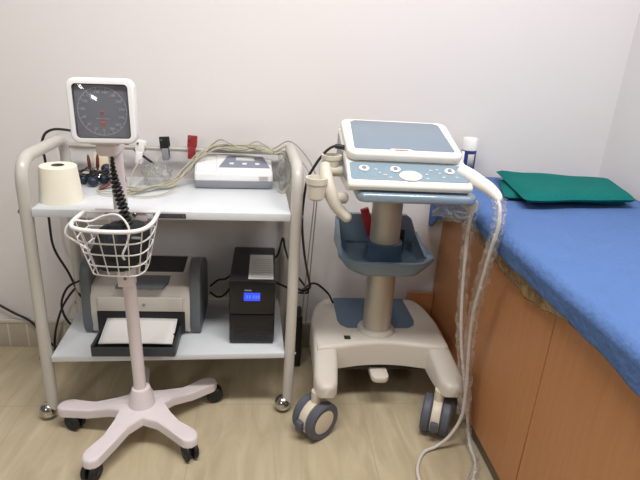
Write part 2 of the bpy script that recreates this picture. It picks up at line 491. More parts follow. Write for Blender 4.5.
# gauge head
GM = at(-.4025, 1.372, 1.076) @ Matrix.Rotation(PI/2, 4, 'X') @ Matrix.Rotation(R(1.5), 4, 'Z') @ Matrix.Rotation(R(-2), 4, 'X')
W_, H_ = .158, .157
b = NB()
prism(b, rrect(W_, H_, .022), -.032, -.004, .004, m=GM, bottom=True)
ring(b, rrect(W_, H_, .022), rrect(W_-.026, H_-.026, .010), -.01, .004, .004, m=GM)
gf = build('gauge_case', b, M['white'], bp)
b = NB(); ring(b, rrect(W_-.026, H_-.026, .010), rrect(W_-.031, H_-.031, .008), -.008, .001, m=GM)
build('inner_bezel', b, M['bezel'], gf)
b = NB(); prism(b, rrect(W_-.029, H_-.029, .008), -.008, -.0035, m=GM)
dl = build('dial', b, M['dial'], bp)
b = NB()
ring(b, circ(.0590, 64), circ(.0578, 64), -.0036, -.0028, m=GM)
for k in range(0, 60):
    if k % 4 == 0: L, w = .006, .0012
    elif k % 2 == 0: L, w = .0042, .0007
    else: continue
    a = R(-90-6*k)
    box(b, (.0577-L/2, 0, -.003), (L, w, .0006), m=GM @ Matrix.Rotation(a, 4, 'Z'))
for k in range(15):
    a = R(-90-24*k)
    text_bm(b, str(20*k), .0095, GM @ at(.0465*math.cos(a), .0465*math.sin(a), -.003))
box(b, (0, -.018, -.003), (.034, .0012, .0006), m=GM)
build('scale_marks', b, M['dialring'], dl, label='pale scale numbers round the grey dial')
b = NB()
box(b, (0, -.009, -.0022), (.0011, .024, .0008), m=GM); lathe(b, [(.0025, -.0025), (.0025, -.0012)], GM, 16)
box(b, (0, -.026, -.0028), (.009, .0035, .0006), m=GM); box(b, (0, -.0315, -.0028), (.006, .003, .0006), m=GM)
build('needle', b, M['needle'], dl, label='red needle and red print on the dial')
b = NB()
def lens(u, v):
    x = (u-.5)*2; y = (v-.5)*2
    return GM @ Vector((x*(W_-.030)/2, y*(H_-.030)/2, .0005+.0125*(1-x*x)*(1-y*y)))
grid(b, lens, 24, 24)
build('glass_cover', b, M['glass'], dl)
b = NB(); p = onpole(.985); span(b, (p.x-.026, 1.405, .955), (p.x+.026, p.y+.018, 1.01), .01)
span(b, (p.x-.04, 1.40, .985), (p.x+.04, 1.425, 1.06), .008)
build('gauge_bracket', b, M['lilac'], bp)
# basket
RZ_, BZ_ = .787, .632
rim = [(-.498, 1.462, RZ_), (-.503, 1.372, RZ_-.004), (-.478, 1.338, RZ_-.008), (-.40, 1.328, RZ_-.010), (-.330, 1.334, RZ_-.008), (-.300, 1.372, RZ_-.002), (-.296, 1.462, RZ_+.004)]
bot = [(-.468, 1.458, BZ_), (-.470, 1.405, BZ_), (-.455, 1.38, BZ_), (-.40, 1.372, BZ_), (-.350, 1.376, BZ_), (-.332, 1.405, BZ_), (-.330, 1.458, BZ_)]
rimp = catmull(rim, 6); botp = catmull(bot, 6)
b = NB(); sweep(b, fillet([Vector(p) for p in rimp], .01, 2)+[], .0062, 10); sweep(b, [rim[-1], rim[0]], .0045, 8)
build('basket_rim', b, M['wirewhite'], bp)
b = NB()
for t in (.27, .52, .78):
    sweep(b, [Vector(a).lerp(Vector(c), t) for a, c in zip(rimp, botp)]+[Vector(rimp[0]).lerp(Vector(botp[0]), t)], .0022, 6)
sweep(b, botp+[botp[0]], .0022, 6)
for i in (0, 4, 9, 13, 16, 19, 22, 26, 31, 36):
    sweep(b, [rimp[i], Vector(rimp[i]).lerp(Vector(botp[i]), .98), botp[i]], .0018, 6)
for f in (.33, .66):
    x0 = -.468+.137*f; xt = -.504+.208*f
    sweep(b, [(xt, 1.462, RZ_), (x0, 1.458, BZ_), (x0, 1.374, BZ_)], .0016, 6)
build('basket_wires', b, M['wirewhite'], bp)
b = NB(); span(b, (-.470, 1.4615, .762), (-.330, 1.468, .796), .003)
bk = build('basket_plate', b, M['lilac'], bp)
for x in (-.437, -.362):
    b = NB(); cyl(b, (x, 1.456, .782), (x, 1.464, .782), .006, .006, 14, .0015); build('screw', b, M['bolt'], bk)
# coiled air hose from the gauge into the basket
b = NB()
path = catmull([(-.398, 1.42, .985), (-.402, 1.425, .93), (-.395, 1.42, .875), (-.379, 1.41, .82), (-.366, 1.40, .765), (-.366, 1.395, .735)], 30)
hel = []; u = None
for i, p in enumerate(path):
    tg = (path[min(i+1, len(path)-1)]-path[max(i-1, 0)]).normalized()
    u = tg.orthogonal().normalized() if u is None else (u-tg*u.dot(tg)).normalized(); v = tg.cross(u)
    a = 2*PI*i/6.; hel.append(p+(u*math.cos(a)+v*math.sin(a))*.0105*min(1, max(.12, (i/len(path)-.12)/.3)))
sweep(b, catmull(hel, 2), .0044, 6)
build('coiled_hose', b, M['cable'], bp)
# things in the basket
b = NB()
crumple(b, (-.403, 1.412, .700), (.068, .038, .070), .25, 1.3, 4, 3, .637)
crumple(b, (-.362, 1.414, .720), (.054, .037, .058), .22, 1.2, 4, 5, .637)
cf = single('blood_pressure_cuff', b, M['cloth_black'], 'black nylon blood pressure cuff bundled inside the white wire basket', 'cuff')
b = NB(); box(b, (0, 0, 0), (.026, .002, .007), .001, m=at(-.342, 1.381, .742))
build('woven_tag', b, M['stickerline'], cf)
b = NB(); cord(b, [(-.47, 1.39, .70), (-.502, 1.372, .735), (-.517, 1.362, .754), (-.513, 1.366, .776), (-.494, 1.374, .790), (-.46, 1.385, .785), (-.425, 1.39, .800), (-.385, 1.38, .806), (-.358, 1.372, .775), (-.362, 1.365, .735), (-.376, 1.362, .70), (-.372, 1.364, .685)], .003)
single('white_cable', b, M['wirewhite'], 'thin white cable looped in and out of the wire basket', 'cable')

# ------------------------------------------------------------------ upper shelf: paper roll, recorder, leads, clamps
SZ = .757
p = T(-.327, .095, SZ)
ro = empty('paper_roll', p, 'cream tapered roll of paper standing on the left end of the upper shelf', 'paper roll')
b = NB(); prof = [(.064, 0)]
prof += [(.0535, .109), (.051, .111), (.019, .111), (.018, .09), (0, .09)]
lathe(b, prof, at(*p), 48)
build('wound_paper', b, M['rollp'], ro)
b = NB(); lathe(b, [(.0185, .08), (.0185, .112), (.0150, .112), (.0150, .094), (0, .094)], at(*p), 32)
build('core', b, M['rollc'], ro, label='dark core of the roll')

er = empty('ecg_recorder', T(.198, .335, SZ), 'white desktop ECG recorder with grey lower half and slate key panel', 'ECG machine', rz=R(4.5))
def prof_x(bm, prof, x0, x1, bev=0., seg=2):
    """profile in (y,z) pulled along x"""
    m = Matrix(((0, 0, 1, 0), (1, 0, 0, 0), (0, 1, 0, 0), (0, 0, 0, 1)))
    t = NB(); prism(t, prof, x0, x1, 0, m=m)
    if bev: bmesh.ops.bevel(t, geom=t.edges[:], offset=bev, segments=seg, affect='EDGES', profile=.5, clamp_overlap=True)
    join(bm, t); return bm
b = NB(); prof_x(b, [(-.060, .002), (-.064, .031), (.070, .031), (.070, .002)], -.136, .136, .005)
for sx in (-.11, .11):
    for sy in (-.04, .05): cyl(b, (sx, sy, -.0005), (sx, sy, .004), .008, seg=10)
build('lower_case', b, M['midgrey'], er, local=True)
b = NB(); prof_x(b, [(-.062, .026), (-.058, .058), (.070, .102), (.072, .026)], -.138, .138, .008, 3)
ev = build('upper_case', b, M['white'], er, local=True)
sl = math.atan2(.044, .128)
EM = at(0, -.058, .058) @ Matrix.Rotation(sl, 4, 'X')
b = NB(); prism(b, [(-.055, .036), (.130, .036), (.108, .116), (-.022, .116)], -.002, .0015, .001, m=EM)
pn = build('key_panel', b, M['ecgpanel'], er, local=True)
b = NB(); span(b, (.008, .082, 0), (.075, .106, .003), .001, m=EM); build('display', b, M['lcd'], pn, local=True)
for x in (-.008, .038, .084):
    b = NB(); prism(b, rrect(.017, .010, .004), .001, .004, .001, m=EM @ at(x, .060, 0)); build('key', b, M['white'], pn, local=True)
b = NB(); ring(b, rrect(.072, .11, .004, cx=-.096, cy=.064), rrect(.069, .107, .004, cx=-.096, cy=.064), -.001, .0012, m=EM)
build('paper_lid', b, M['lightgrey'], er, local=True)
b = NB()
for k in range(3): span(b, (.088, -.0635, .034+k*.006), (.12, -.060, .036+k*.006))
build('side_vents', b, M['lightgrey'], er, local=True)

# beige patient leads
ld = empty('ecg_lead_set', T(0, .30, SZ), 'beige bundle of thin patient lead wires trailing over the recorder and rail', 'ECG leads')
guide = [(.03, 1.90, .885), (-.03, 1.935, .895), (-.10, 1.95, .890), (-.17, 1.945, .895), (-.23, 1.93, .868), (-.275, 1.895, .815), (-.325, 1.84, .772), (-.38, 1.775, .765), (-.43, 1.755, .764)]
ends = [[(-.47, 1.79, .765), (-.50, 1.83, .775)], [(-.47, 1.77, .765), (-.52, 1.80, .772)], [(-.485, 1.75, .764), (-.55, 1.74, .768)], [(-.46, 1.82, .766), (-.47, 1.90, .79), (-.452, 1.96, .83)], [(-.44, 1.82, .766), (-.42, 1.91, .78), (-.385, 1.965, .84)],
        [(-.46, 1.735, .764), (-.50, 1.71, .764), (-.545, 1.735, .766)], [(-.47, 1.80, .77), (-.515, 1.84, .79)], [(-.45, 1.73, .764), (-.40, 1.70, .764), (-.34, 1.73, .764), (-.30, 1.80, .772)]]
for k, e in enumerate(ends):
    rr = random.Random(k); pts = []
    for i, g in enumerate(guide):
        w = .010+.006*(i/8)
        pts.append((g[0]+rr.uniform(-w, w), g[1]+rr.uniform(-w, w)*1.2, max(.7605, g[2]+abs(rr.uniform(0, w)) if i > 5 else g[2]+rr.uniform(-w, w)*.7)))
    b = NB(); cord(b, pts+e, .0024, 8, 6); build('lead_wire', b, M['lead'], ld)
b = NB(); cord(b, [(.03, 1.90, .88), (.06, 1.90, .888), (.075, 1.885, .87), (.085, 1.87, .83), (.082, 1.84, .785), (.068, 1.82, .762), (.052, 1.83, .762), (.045, 1.86, .79)], .0026, 8, 6); build('lead_wire', b, M['lead'], ld)
b = NB(); cord(b, [(-.24, 1.94, .86), (-.20, 1.96, .89), (-.165, 1.95, .915), (-.13, 1.94, .905), (-.09, 1.95, .89), (-.04, 1.955, .912), (-.02, 1.95, .91), (.02, 1.95, .885), (-.03, 1.93, .885), (-.11, 1.93, .893), (-.18, 1.92, .885), (-.235, 1.91, .85)], .0026, 8, 6); build('lead_wire', b, M['lead'], ld)
b = NB(); cord(b, [(-.25, 1.93, .85), (-.19, 1.95, .885), (-.10, 1.945, .882), (-.03, 1.945, .890), (.03, 1.94, .885), (.075, 1.95, .905)], .005, 8, 8); build('trunk_cable', b, M['lead'], ld)
b = NB(); cord(b, [(.0, 1.96, .875), (.04, 1.96, .895), (.075, 1.955, .918), (.105, 1.93, .915), (.150, 1.89, .875), (.185, 1.86, .81), (.19, 1.85, .75), (.185, 1.87, .5), (.18, 1.9, .2), (.17, 1.93, .004)], .0024, 8, 6)
single('grey_wire', b, M['grey_wire'], 'grey wire arching over the trolley handle, higher of two', 'wire')
b = NB(); cord(b, [(.02, 1.94, .875), (.06, 1.93, .888), (.10, 1.915, .88), (.14, 1.88, .85), (.170, 1.845, .80), (.178, 1.83, .74), (.17, 1.85, .5), (.16, 1.89, .2), (.15, 1.92, .004)], .0024, 8, 6)
single('grey_wire', b, M['grey_wire'], 'grey wire arching over the trolley handle, lower of two', 'wire')

# limb clamps on the rail
def clamp(x, z, m, jaw, label, tilt):
    q = T(0, TD, .868); y = q.y+(x+.30)*math.tan(TRZ)
    e = empty('limb_clamp', (x, y, z-.03), label, 'clamp', 'limb clamps on the back rail')
    CM = at(x, y, z) @ Matrix.Rotation(R(tilt), 4, 'Y')
    b = NB()
    span(b, (-.016, -.016, -.002), (.016, -.011, .042), .002, m=CM); span(b, (-.016, .010, -.002), (.016, .015, .038), .002, m=CM)
    span(b, (-.010, -.013, .008), (.010, .012, .016), .002, m=CM)
    build('grip', b, M[m], e)
    b = NB()
    span(b, (-.012, -.018, -.045), (.012, -.0115, .0), .003, m=CM); span(b, (-.012, .010, -.045), (.012, .0155, .0), .003, m=CM)
    build('jaw', b, M[jaw], e)
    b = NB(); cyl(b, CM @ Vector((-.008, -.02, .03)), CM @ Vector((-.008, -.012, .03)), .004, seg=10); build('electrode_stud', b, M['bolt'], e)
clamp(-.455, .856, 'white_cap', 'white_cap', 'white limb clamp hanging on the back rail beside the gauge', 8)
clamp(-.366, .872, 'black', 'midgrey', 'black limb clamp clipped on the back rail, between white and red ones', -4)
clamp(-.270, .880, 'redclip', 'redclip', 'dark red limb clamp clipped on the back rail behind the recorder', 4)

# chest electrodes heaped behind the stand
spots = [(-.612, 1.80, .776, 20), (-.572, 1.775, .776, 75), (-.545, 1.81, .776, -30), (-.508, 1.80, .776, 10), (-.592, 1.86, .778, 100), (-.550, 1.865, .800, 50)]
names = ['leftmost navy suction-bulb electrode in the heap beside the paper roll', 'navy suction-bulb electrode at the front of the heap beside the paper roll', 'navy suction-bulb electrode in the middle of the heap behind the gauge pole', 'navy suction-bulb electrode nearest the gauge pole', 'navy suction-bulb electrode at the back left of the heap', 'navy suction-bulb electrode lying highest at the back of the heap']
for (x, y, z, a), lb in zip(spots, names):
    x -= .012; y += .05
    e = empty('chest_electrode', (x, y, SZ), lb, 'electrode', 'chest electrodes heaped on the upper shelf')
    d = Vector((math.cos(R(a)), math.sin(R(a)), .12)).normalized()
    b = NB(); ball(b, Vector((x, y, z)), .0185, (1, 1, .95)); cyl(b, Vector((x, y, z)), Vector((x, y, z))+d*.026, .008, seg=12); build('bulb', b, M['navy'], e)
    b = NB(); lathe(b, [(.006, .022), (.008, .028), (.0145, .036), (.0145, .038), (.006, .030), (0, .030)], along((x, y, z), d), 20); build('cup', b, M['chrome'], e)
for x, y, z, lx, lab in ((-.612, 1.895, .80, -.004, 'left of two maroon clips standing among the navy bulbs'), (-.588, 1.90, .803, .004, 'right of two maroon clips standing among the navy bulbs'), (-.552, 1.785, .762, .05, 'maroon clip lying on the shelf in front of the navy bulbs')):
    e = empty('lead_clip', (x, y, z-.005), lab, 'clip', 'maroon lead clips')
    up = Vector((lx, 0, .06)) if lx < .04 else Vector((.03, .03, .012))
    b = NB(); m_ = along((x, y, z), up)
    lathe(b, [(.005, 0), (.0085, .006), (.0075, .036), (.005, .046), (.003, .052)], m_ @ Matrix.Diagonal((1, .7, 1, 1)), 14); build('grip', b, M['maroon'], e)
    b = NB(); lathe(b, [(.0028, -.006), (.0028, .002)], m_, 10); build('tip', b, M['bolt'], e)
tg = empty('electrode_wires', (-.55, 1.83, SZ), 'dark tangle of thin wires over the navy bulbs beside the paper roll', 'wires')
for k in range(6):
    rr = random.Random(40+k); pts = [(-.642+.03*i+rr.uniform(-.012, .012), 1.85+.02*math.sin(i*1.7+k)+rr.uniform(-.02, .02), .785+.018*abs(math.sin(i*1.1+k))+rr.uniform(0, .012)) for i in range(6)]
    b = NB(); cord(b, pts, .0022, 6, 6); build('wire', b, M['cable'], tg)
b = NB(); box(b, (0, 0, .045), (.060, .004, .09), .001, m=at(-.585, 1.945, SZ) @ Matrix.Rotation(R(-10), 4, 'X'))
single('paper_packet', b, M['cream_card'], 'cream paper packet propped upright behind the navy bulbs', 'packet')
b = NB(); crumple(b, (-.375, 1.86, .80), (.045, .05, .045), .5, 1.6, 4, 11, SZ+.001)
single('plastic_bag', b, M['grimefilm'], 'crumpled smoky plastic bag on the shelf beneath the black clamp', 'bag')
b = NB(); crumple(b, (.065, 1.885, .82), (.024, .075, .066), .45, 1.8, 4, 4, SZ+.004)
single('plastic_bag', b, M['grimefilm'], 'crumpled grey plastic bag between the recorder and the trolley frame', 'bag')

# ------------------------------------------------------------------ lower shelf: printer, backup battery
LZ = .249
pr = empty('laser_printer', (-.415, 1.80, LZ), 'beige and grey desktop laser printer on the lower trolley shelf', 'printer')
b = NB(); prof_x(b, [(1.705, LZ+.012), (1.700, LZ+.085), (1.705, LZ+.150), (1.72, LZ+.185), (1.80, LZ+.197), (1.94, LZ+.212), (1.945, LZ+.012)], -.592, -.252, .006)
for sx in (-.56, -.26):
    for sy in (1.73, 1.92): cyl(b, (sx, sy, LZ), (sx, sy, LZ+.014), .012, seg=12)
body = build('body', b, M['printer'], pr)
for x0, x1 in ((-.622, -.588), (-.254, -.216)):
    pf = [(1.712, LZ+.004), (1.700, LZ+.04), (1.706, LZ+.18)]
    for k in range(9):
        a = R(175-k*20); pf.append((1.765+.058*math.cos(a), LZ+.208+.068*math.sin(a)))
    pf += [(1.90, LZ+.226), (1.945, LZ+.19), (1.947, LZ+.004)]
    b = NB(); prof_x(b, pf, x0, x1, .006); build('side_panel', b, M['printer_d'], pr)
OM = at(-.422, 1.80, LZ+.1975) @ Matrix.Rotation(math.atan2(.015, .14), 4, 'X')
b = NB(); ring(b, rrect(.30, .135, .008, cy=.07), rrect(.16, .125, .008, cx=.055, cy=.07), -.004, .003, .001, m=OM)
build('top_cover', b, M['printer'], pr)
b = NB(); span(b, (-.024, .010, .0005), (.134, .13, .0018), m=OM)
build('output_recess', b, M['black'], pr)
b = NB(); prism(b, [(-.50, 1.690), (-.345, 1.690), (-.33, 1.735), (-.33, 1.79), (-.50, 1.79)], LZ+.186, LZ+.196, .002)
build('output_lip', b, M['printer_d'], pr)
b = NB(); span(b, (-.565, 1.694, LZ+.098), (-.276, 1.703, LZ+.152), .004)
fp = build('front_flap', b, M['printer'], pr)
b = NB(); ball(b, (-.408, 1.693, LZ+.125), .006, (1, .5, 1), 2); build('flap_button', b, M['midgrey'], fp)
b = NB(); span(b, (-.570, 1.697, LZ+.014), (-.27, 1.7025, LZ+.096), .002); build('tray_mouth', b, M['black'], pr)
b = NB()
TY0, TY1 = 1.562, 1.70
span(b, (-.552, TY0, LZ+.006), (-.286, TY1, LZ+.014), .003); span(b, (-.554, TY0-.006, LZ+.003), (-.284, TY0+.006, LZ+.036), .004)
span(b, (-.556, TY0, LZ+.006), (-.545, TY1, LZ+.042), .003); span(b, (-.293, TY0, LZ+.006), (-.282, TY1, LZ+.042), .003)
tray = build('paper_tray', b, M['tray_d'], pr)
for x in (-.544, -.30):
    b = NB(); span(b, (x, 1.62, LZ+.012), (x+.006, 1.698, LZ+.052), .002); build('paper_guide', b, M['black'], tray)
b = NB()
grid(b, lambda u, v: Vector((-.536+.240*u, 1.580+.118*v, LZ+.040+.030*v+.002*math.sin(u*PI))), 10, 6)
pp = single('paper_sheet', b, M['paper'], 'white sheet of paper lying in the printer tray', 'paper'); solid(pp, .004)

us_x0, us_x1 = -.112, .046
up = empty('backup_battery', (-.033, 1.80, LZ), 'black backup battery tower with small blue display on the lower shelf', 'battery unit')
b = NB(); span(b, (us_x0, 1.652, LZ+.004), (us_x1, 1.965, LZ+.246), .006)
for x in (-.095, .03):
    for y in (1.68, 1.94): cyl(b, (x, y, LZ), (x, y, LZ+.006), .01, seg=10)
build('case', b, M['black'], up)
b = NB(); span(b, (us_x0+.002, 1.644, LZ+.120), (us_x1-.002, 1.656, LZ+.243), .004); span(b, (us_x0+.002, 1.644, LZ+.006), (us_x1-.002, 1.656, LZ+.118), .004)
fb = build('front_bezel', b, M['black_gloss'], up)
b = NB(); span(b, (-.062, 1.6425, LZ+.172), (-.006, 1.646, LZ+.203), .001); dsp = build('display', b, M['blue_lcd'], fb, label='lit blue display')
b = NB()
for k, x in enumerate((-.053, -.044, -.031, -.022, -.014)): span(b, (x, 1.6420, LZ+.182), (x+.005, 1.6428, LZ+.194))
build('digits', b, M['blue_px'], dsp)
b = NB(); span(b, (-.060, 1.6432, LZ+.210), (-.036, 1.6445, LZ+.214)); build('maker_strip', b, M['stickerline'], fb)
b = NB()
for k in range(7): span(b, (us_x0+.018, 1.6434, LZ+.02+k*.011), (us_x1-.018, 1.6446, LZ+.023+k*.011))
build('vent_ribs', b, M['black'], fb)
b = NB(); span(b, (-.048, 1.662, LZ+.2455), (.038, 1.88, LZ+.2468)); st = build('top_sticker', b, M['sticker'], up, label='pale grey sticker on top of the black tower')
b = NB()
for k in range(9): span(b, (-.040, 1.675+k*.02, LZ+.2467), (.030, 1.679+k*.02, LZ+.2471))
build('sticker_print', b, M['stickerline'], st)

# ------------------------------------------------------------------ ultrasound cart
UX = .425
us = empty('ultrasound_machine', (UX, 1.70, 0), 'ivory and blue ultrasound machine with closed lid on a wheeled column cart', 'ultrasound machine')
# base: deck with two forward arms
b = NB()
ol = [(.200, 1.605), (.188, 1.80), (.215, 1.93), (.262, 1.995), (.640, 1.995), (.672, 1.93), (.690, 1.80), (.685, 1.605), (.60, 1.618), (.52, 1.638), (.443, 1.645), (.36, 1.638), (.28, 1.618)]
ol = [Vector(p+(0,)) for p in ol]; ol = [(p.x, p.y) for p in fillet([*ol, ol[0]], .03, 4)[:-1]]
prism(b, ol, .165, .262, .016, 4)
def arm(bm, x0, x1, xt0, xt1):
    secs = [(1.80, .262, .160, x0, x1), (1.66, .258, .160, x0, x1), (1.56, .240, .160, (x0+xt0)/2, (x1+xt1)/2), (1.50, .222, .163, xt0, xt1), (1.470, .216, .164, xt0+.004, xt1-.004), (1.450, .211, .165, xt0+.016, xt1-.016), (1.442, .204, .170, xt0+.030, xt1-.030)]
    t = NB(); rows = []
    for y, zt_, zb, a, c in secs:
        e = min(.016, (c-a)*.3); pts = [(a, zb), (a, zt_-e), (a+e*.3, zt_-e*.3), (a+e, zt_), (c-e, zt_), (c-e*.3, zt_-e*.3), (c, zt_-e), (c, zb)]
        rows.append([t.verts.new((x, y, z)) for x, z in pts])
    for A, B in zip(rows, rows[1:]):
        for i in range(8): t.faces.new((A[i], A[(i+1) % 8], B[(i+1) % 8], B[i]))
    t.faces.new(rows[0]); t.faces.new(rows[-1][::-1])
    join(bm, t)
arm(b, .190, .275, .182, .262); arm(b, .605, .688, .612, .698)
base = build('base', b, M['ivory_d'], us, angle=50)
b = NB(); dk = [(.296, 1.985), (.292, 1.80), (.300, 1.765), (.325, 1.742), (.560, 1.742), (.588, 1.765), (.598, 1.80), (.594, 1.985)]
prism(b, dk, .255, .2655, .002); build('deck_mat', b, M['deckblue'], us)
b = NB(); span(b, (.296, 1.650, .255), (.336, 1.700, .2645), .001); sk = build('socket', b, M['ivory_d'], us)
b = NB(); span(b, (.302, 1.655, .263), (.326, 1.682, .2652), .001); build('socket_hole', b, M['black'], sk)
b = NB(); prism(b, rrect(.066, .12, .025, cx=.437, cy=1.650), .120, .142, .005, bottom=True); span(b, (.42, 1.67, .12), (.454, 1.70, .17))
build('brake_pedal', b, M['ivory_d'], us)
b = NB(); span(b, (.215, 1.66, .130), (.665, 1.97, .168), .01); build('underframe', b, M['black'], us)
CYL = (.428, 1.735)
b = NB(); lathe(b, [(.070, .262), (.070, .268), (.064, .276), (.054, .278)], at(CYL[0]+.004, CYL[1], 0), 40); build('column_ring', b, M['ivory_d'], us)
b = NB(); cyl(b, (CYL[0]+.006, CYL[1], .262), (CYL[0]-.004, CYL[1], .86), .053, seg=48); build('column', b, M['alu'], us)
# wheels
def us_caster(x, y, axd, r=.067):
    ax = Vector((axd[0], axd[1], 0)).normalized(); fw_ = Vector((-ax.y, ax.x, 0))
    c = Vector((x, y, r))
    b = NB()
    for s in (-1, 1):
        lathe(b, [(r*.66, -.013), (r-.006, -.016), (r, -.010), (r, .010), (r-.006, .016), (r*.66, .013)], along(c+ax*s*.033, ax), 40)
    cs = build('caster', b, M['tyre'], us)
    b = NB()
    for s in (-1, 1): lathe(b, [(r*.67, -.0125), (r*.67, .0125), (r*.55, .0145), (0, .0155)] if s > 0 else [(0, -.0155), (r*.55, -.0145), (r*.67, -.0125), (r*.67, .0125)], along(c+ax*s*.033, ax), 36)
    build('hub_cap', b, M['hubc'], cs)
    b = NB(); pf = []
    for k in range(13): a = R(-30+k*20); pf.append((math.cos(a)*(r*.98), math.sin(a)*(r*.98)))
    m = Matrix.Translation(c) @ Matrix((( fw_.x, 0, ax.x, 0), (fw_.y, 0, ax.y, 0), (0, 1, 0, 0), (0, 0, 0, 1)))
    prism(b, pf, -.0155, .0155, .002, m=m, bottom=True); cyl(b, (x, y, r), (x, y, .170), .018, seg=20)
    build('fork', b, M['hubc'], cs)
    b = NB(); m2 = m @ at(-r*1.05, -r*.05, 0); box(b, (0, 0, 0), (.022, .034, .026), .004, m=m2); build('brake_tab', b, M['tyre'], cs)
us_caster(.192, 1.482, (.62, -.78)); us_caster(.622, 1.485, (.91, -.41))
us_caster(.27, 1.93, (1, -.1)); us_caster(.61, 1.93, (1, .1))
# middle storage bin
b = NB()
def binring(z, e, yb, yf, x0, x1): 
    return [(p.x, p.y, z) for p in fillet([Vector((x0+.02, yb, 0)), Vector((x0, yb-.03, 0)), Vector((x0+.01-e, yf+.06, 0)), Vector((x0+.05, yf, 0)), Vector((x1-.05, yf, 0)), Vector((x1-.01+e, yf+.06, 0)), Vector((x1, yb-.03, 0)), Vector((x1-.02, yb, 0))], .03, 4)]
secs = [binring(.531, 0, 1.835, 1.625, .30, .555), binring(.538, .01, 1.838, 1.612, .290, .565), binring(.580, .022, 1.84, 1.590, .268, .585), binring(.592, .02, 1.84, 1.592, .268, .585), binring(.592, .01, 1.83, 1.604, .276, .577), binring(.555, 0, 1.825, 1.625, .298, .556)]
t = NB(); rows = [[t.verts.new(p) for p in s] for s in secs]; n = len(rows[0])
for A, B in zip(rows, rows[1:]):
    for i in range(n): t.faces.new((A[i], A[(i+1) % n], B[(i+1) % n], B[i]))
t.faces.new(rows[0]); t.faces.new(rows[-1]); join(b, t)
bin_ = build('storage_bin', b, M['binblue'], us, angle=50)
b = NB(); pf = [(.262, .585), (.262, .676), (.275, .690), (.525, .690), (.543, .676), (.580, .585)]
m = Matrix(((1, 0, 0, 0), (0, 0, 1, 0), (0, 1, 0, 0), (0, 0, 0, 1)))
prism(b, pf, 1.822, 1.842, .003, m=m)
for x0, x1 in ((.260, .270), (.562, .574)):
    t = NB(); q = [(1.835, .58), (1.835, .676), (1.80, .666), (1.67, .588)] if x0 < .4 else [(1.835, .58), (1.835, .625), (1.67, .588)]
    prof_x(t, q, x0, x1); join(b, t)
build('bin_back', b, M['binblue'], us)
b = NB(); lathe(b, [(.070, .552), (.066, .562), (.064, .622), (.054, .624)], at(CYL[0], CYL[1], 0), 40); build('column_sleeve', b, M['binblue_d'], us)
# under-console tray
b = NB(); m = at(0, 0, 0)
prism(b, rrect(.360, .33, .03, cx=.446, cy=1.610), .843, .872, .010, 3, bottom=True); build('console_tray', b, M['rimblue'], us)
# console
SA = math.atan2(.085, .285)
b = NB(); prof_x(b, [(1.452, .882), (1.448, .897), (1.460, .907), (1.524, .9425), (1.752, 1.0115), (1.765, .99), (1.74, .890), (1.72, .864), (1.50, .864)], .236, .606, .010, 3)
con = build('console', b, M['ivory'], us, angle=45)
b = NB(); prof_x(b, [(1.49, .895), (1.49, .915), (1.735, .995), (1.735, .895)], .2335, .240, .002); build('side_grille', b, M['midgrey'], con)
LID = at(.421, 1.462, .926) @ Matrix.Rotation(SA, 4, 'X')
LM = at(.421, 1.461, .9078) @ Matrix.Rotation(math.atan2(.0355, .064), 4, 'X')
b = NB(); prism(b, rrect(.352, .072, .008, cy=.038), -.002, .0018, .001, m=LM); kp = build('control_panel', b, M['panelblue'], us)
for x in (-.135, -.042, .122):
    b = NB(); lathe(b, [(.0155, .001), (.0155, .005), (.012, .0068), (.0085, .0068), (.0085, .005), (0, .005)], LM @ at(x, .046, 0) @ Matrix.Diagonal((1, .8, 1, 1)), 28); kn = build('knob', b, M['ivory'], kp)
    b = NB(); lathe(b, [(.006, .0045), (.006, .0085), (0, .0092)], LM @ at(x, .046, 0), 20); build('knob_cap', b, M['midgrey'], kn)
b = NB(); lathe(b, [(.034, .001), (.034, .004), (.031, .006), (0, .0065)], LM @ at(0, .020, 0) @ Matrix.Diagonal((1, .62, 1, 1)), 36); wl = build('jog_wheel', b, M['ivory'], kp)
b = NB(); ring(b, circ(.016, 24), circ(.013, 24), .005, .0072, m=LM @ at(0, .020, 0) @ Matrix.Diagonal((1, .62, 1, 1))); build('jog_ring', b, M['cream_card'], wl)
for (x, y, w) in ((-.10, .045, .010), (-.075, .022, .012), (-.09, .030, .008), (.05, .030, .010), (.065, .048, .012), (.10, .020, .012), (.09, .036, .008), (-.06, .012, .010), (-.055, .040, .009), (.14, .022, .010), (.085, .052, .010), (.05, .012, .010)):
    b = NB(); prism(b, rrect(w, .006, .0025, 3), .001, .0032, .0006, m=LM @ at(x, y, 0)); build('key', b, M['sticker'], kp)
# lid
LW, LD = .352, .236
LO = LID @ at(-.007, .066, .003)
b = NB(); prism(b, rrect(LW, LD, .030, 8, cy=LD/2), 0, .028, .009, 4, m=LO, bottom=True); lid = build('lid', b, M['ivory'], us, angle=50)
b = NB(); inl = [(-LW/2+.026, .026), (-.048, .026), (-.042, .034), (.018, .034), (.024, .026), (LW/2-.026, .026), (LW/2-.022, .034), (LW/2-.030, LD-.026), (LW/2-.046, LD-.014), (-LW/2+.046, LD-.014), (-LW/2+.030, LD-.026), (-LW/2+.022, .034)]
prism(b, inl, .026, .0288, .0008, m=LO); build('lid_inlay', b, M['steelblue'], lid)
b = NB(); box(b, (-.012, .025, .0284), (.040, .006, .0012), .0004, m=LO); build('red_mark', b, M['needle'], lid)
b = NB(); box(b, (.05, LD+.004, .012), (.12, .014, .02), .004, m=LO); build('hinge', b, M['lightgrey'], lid)
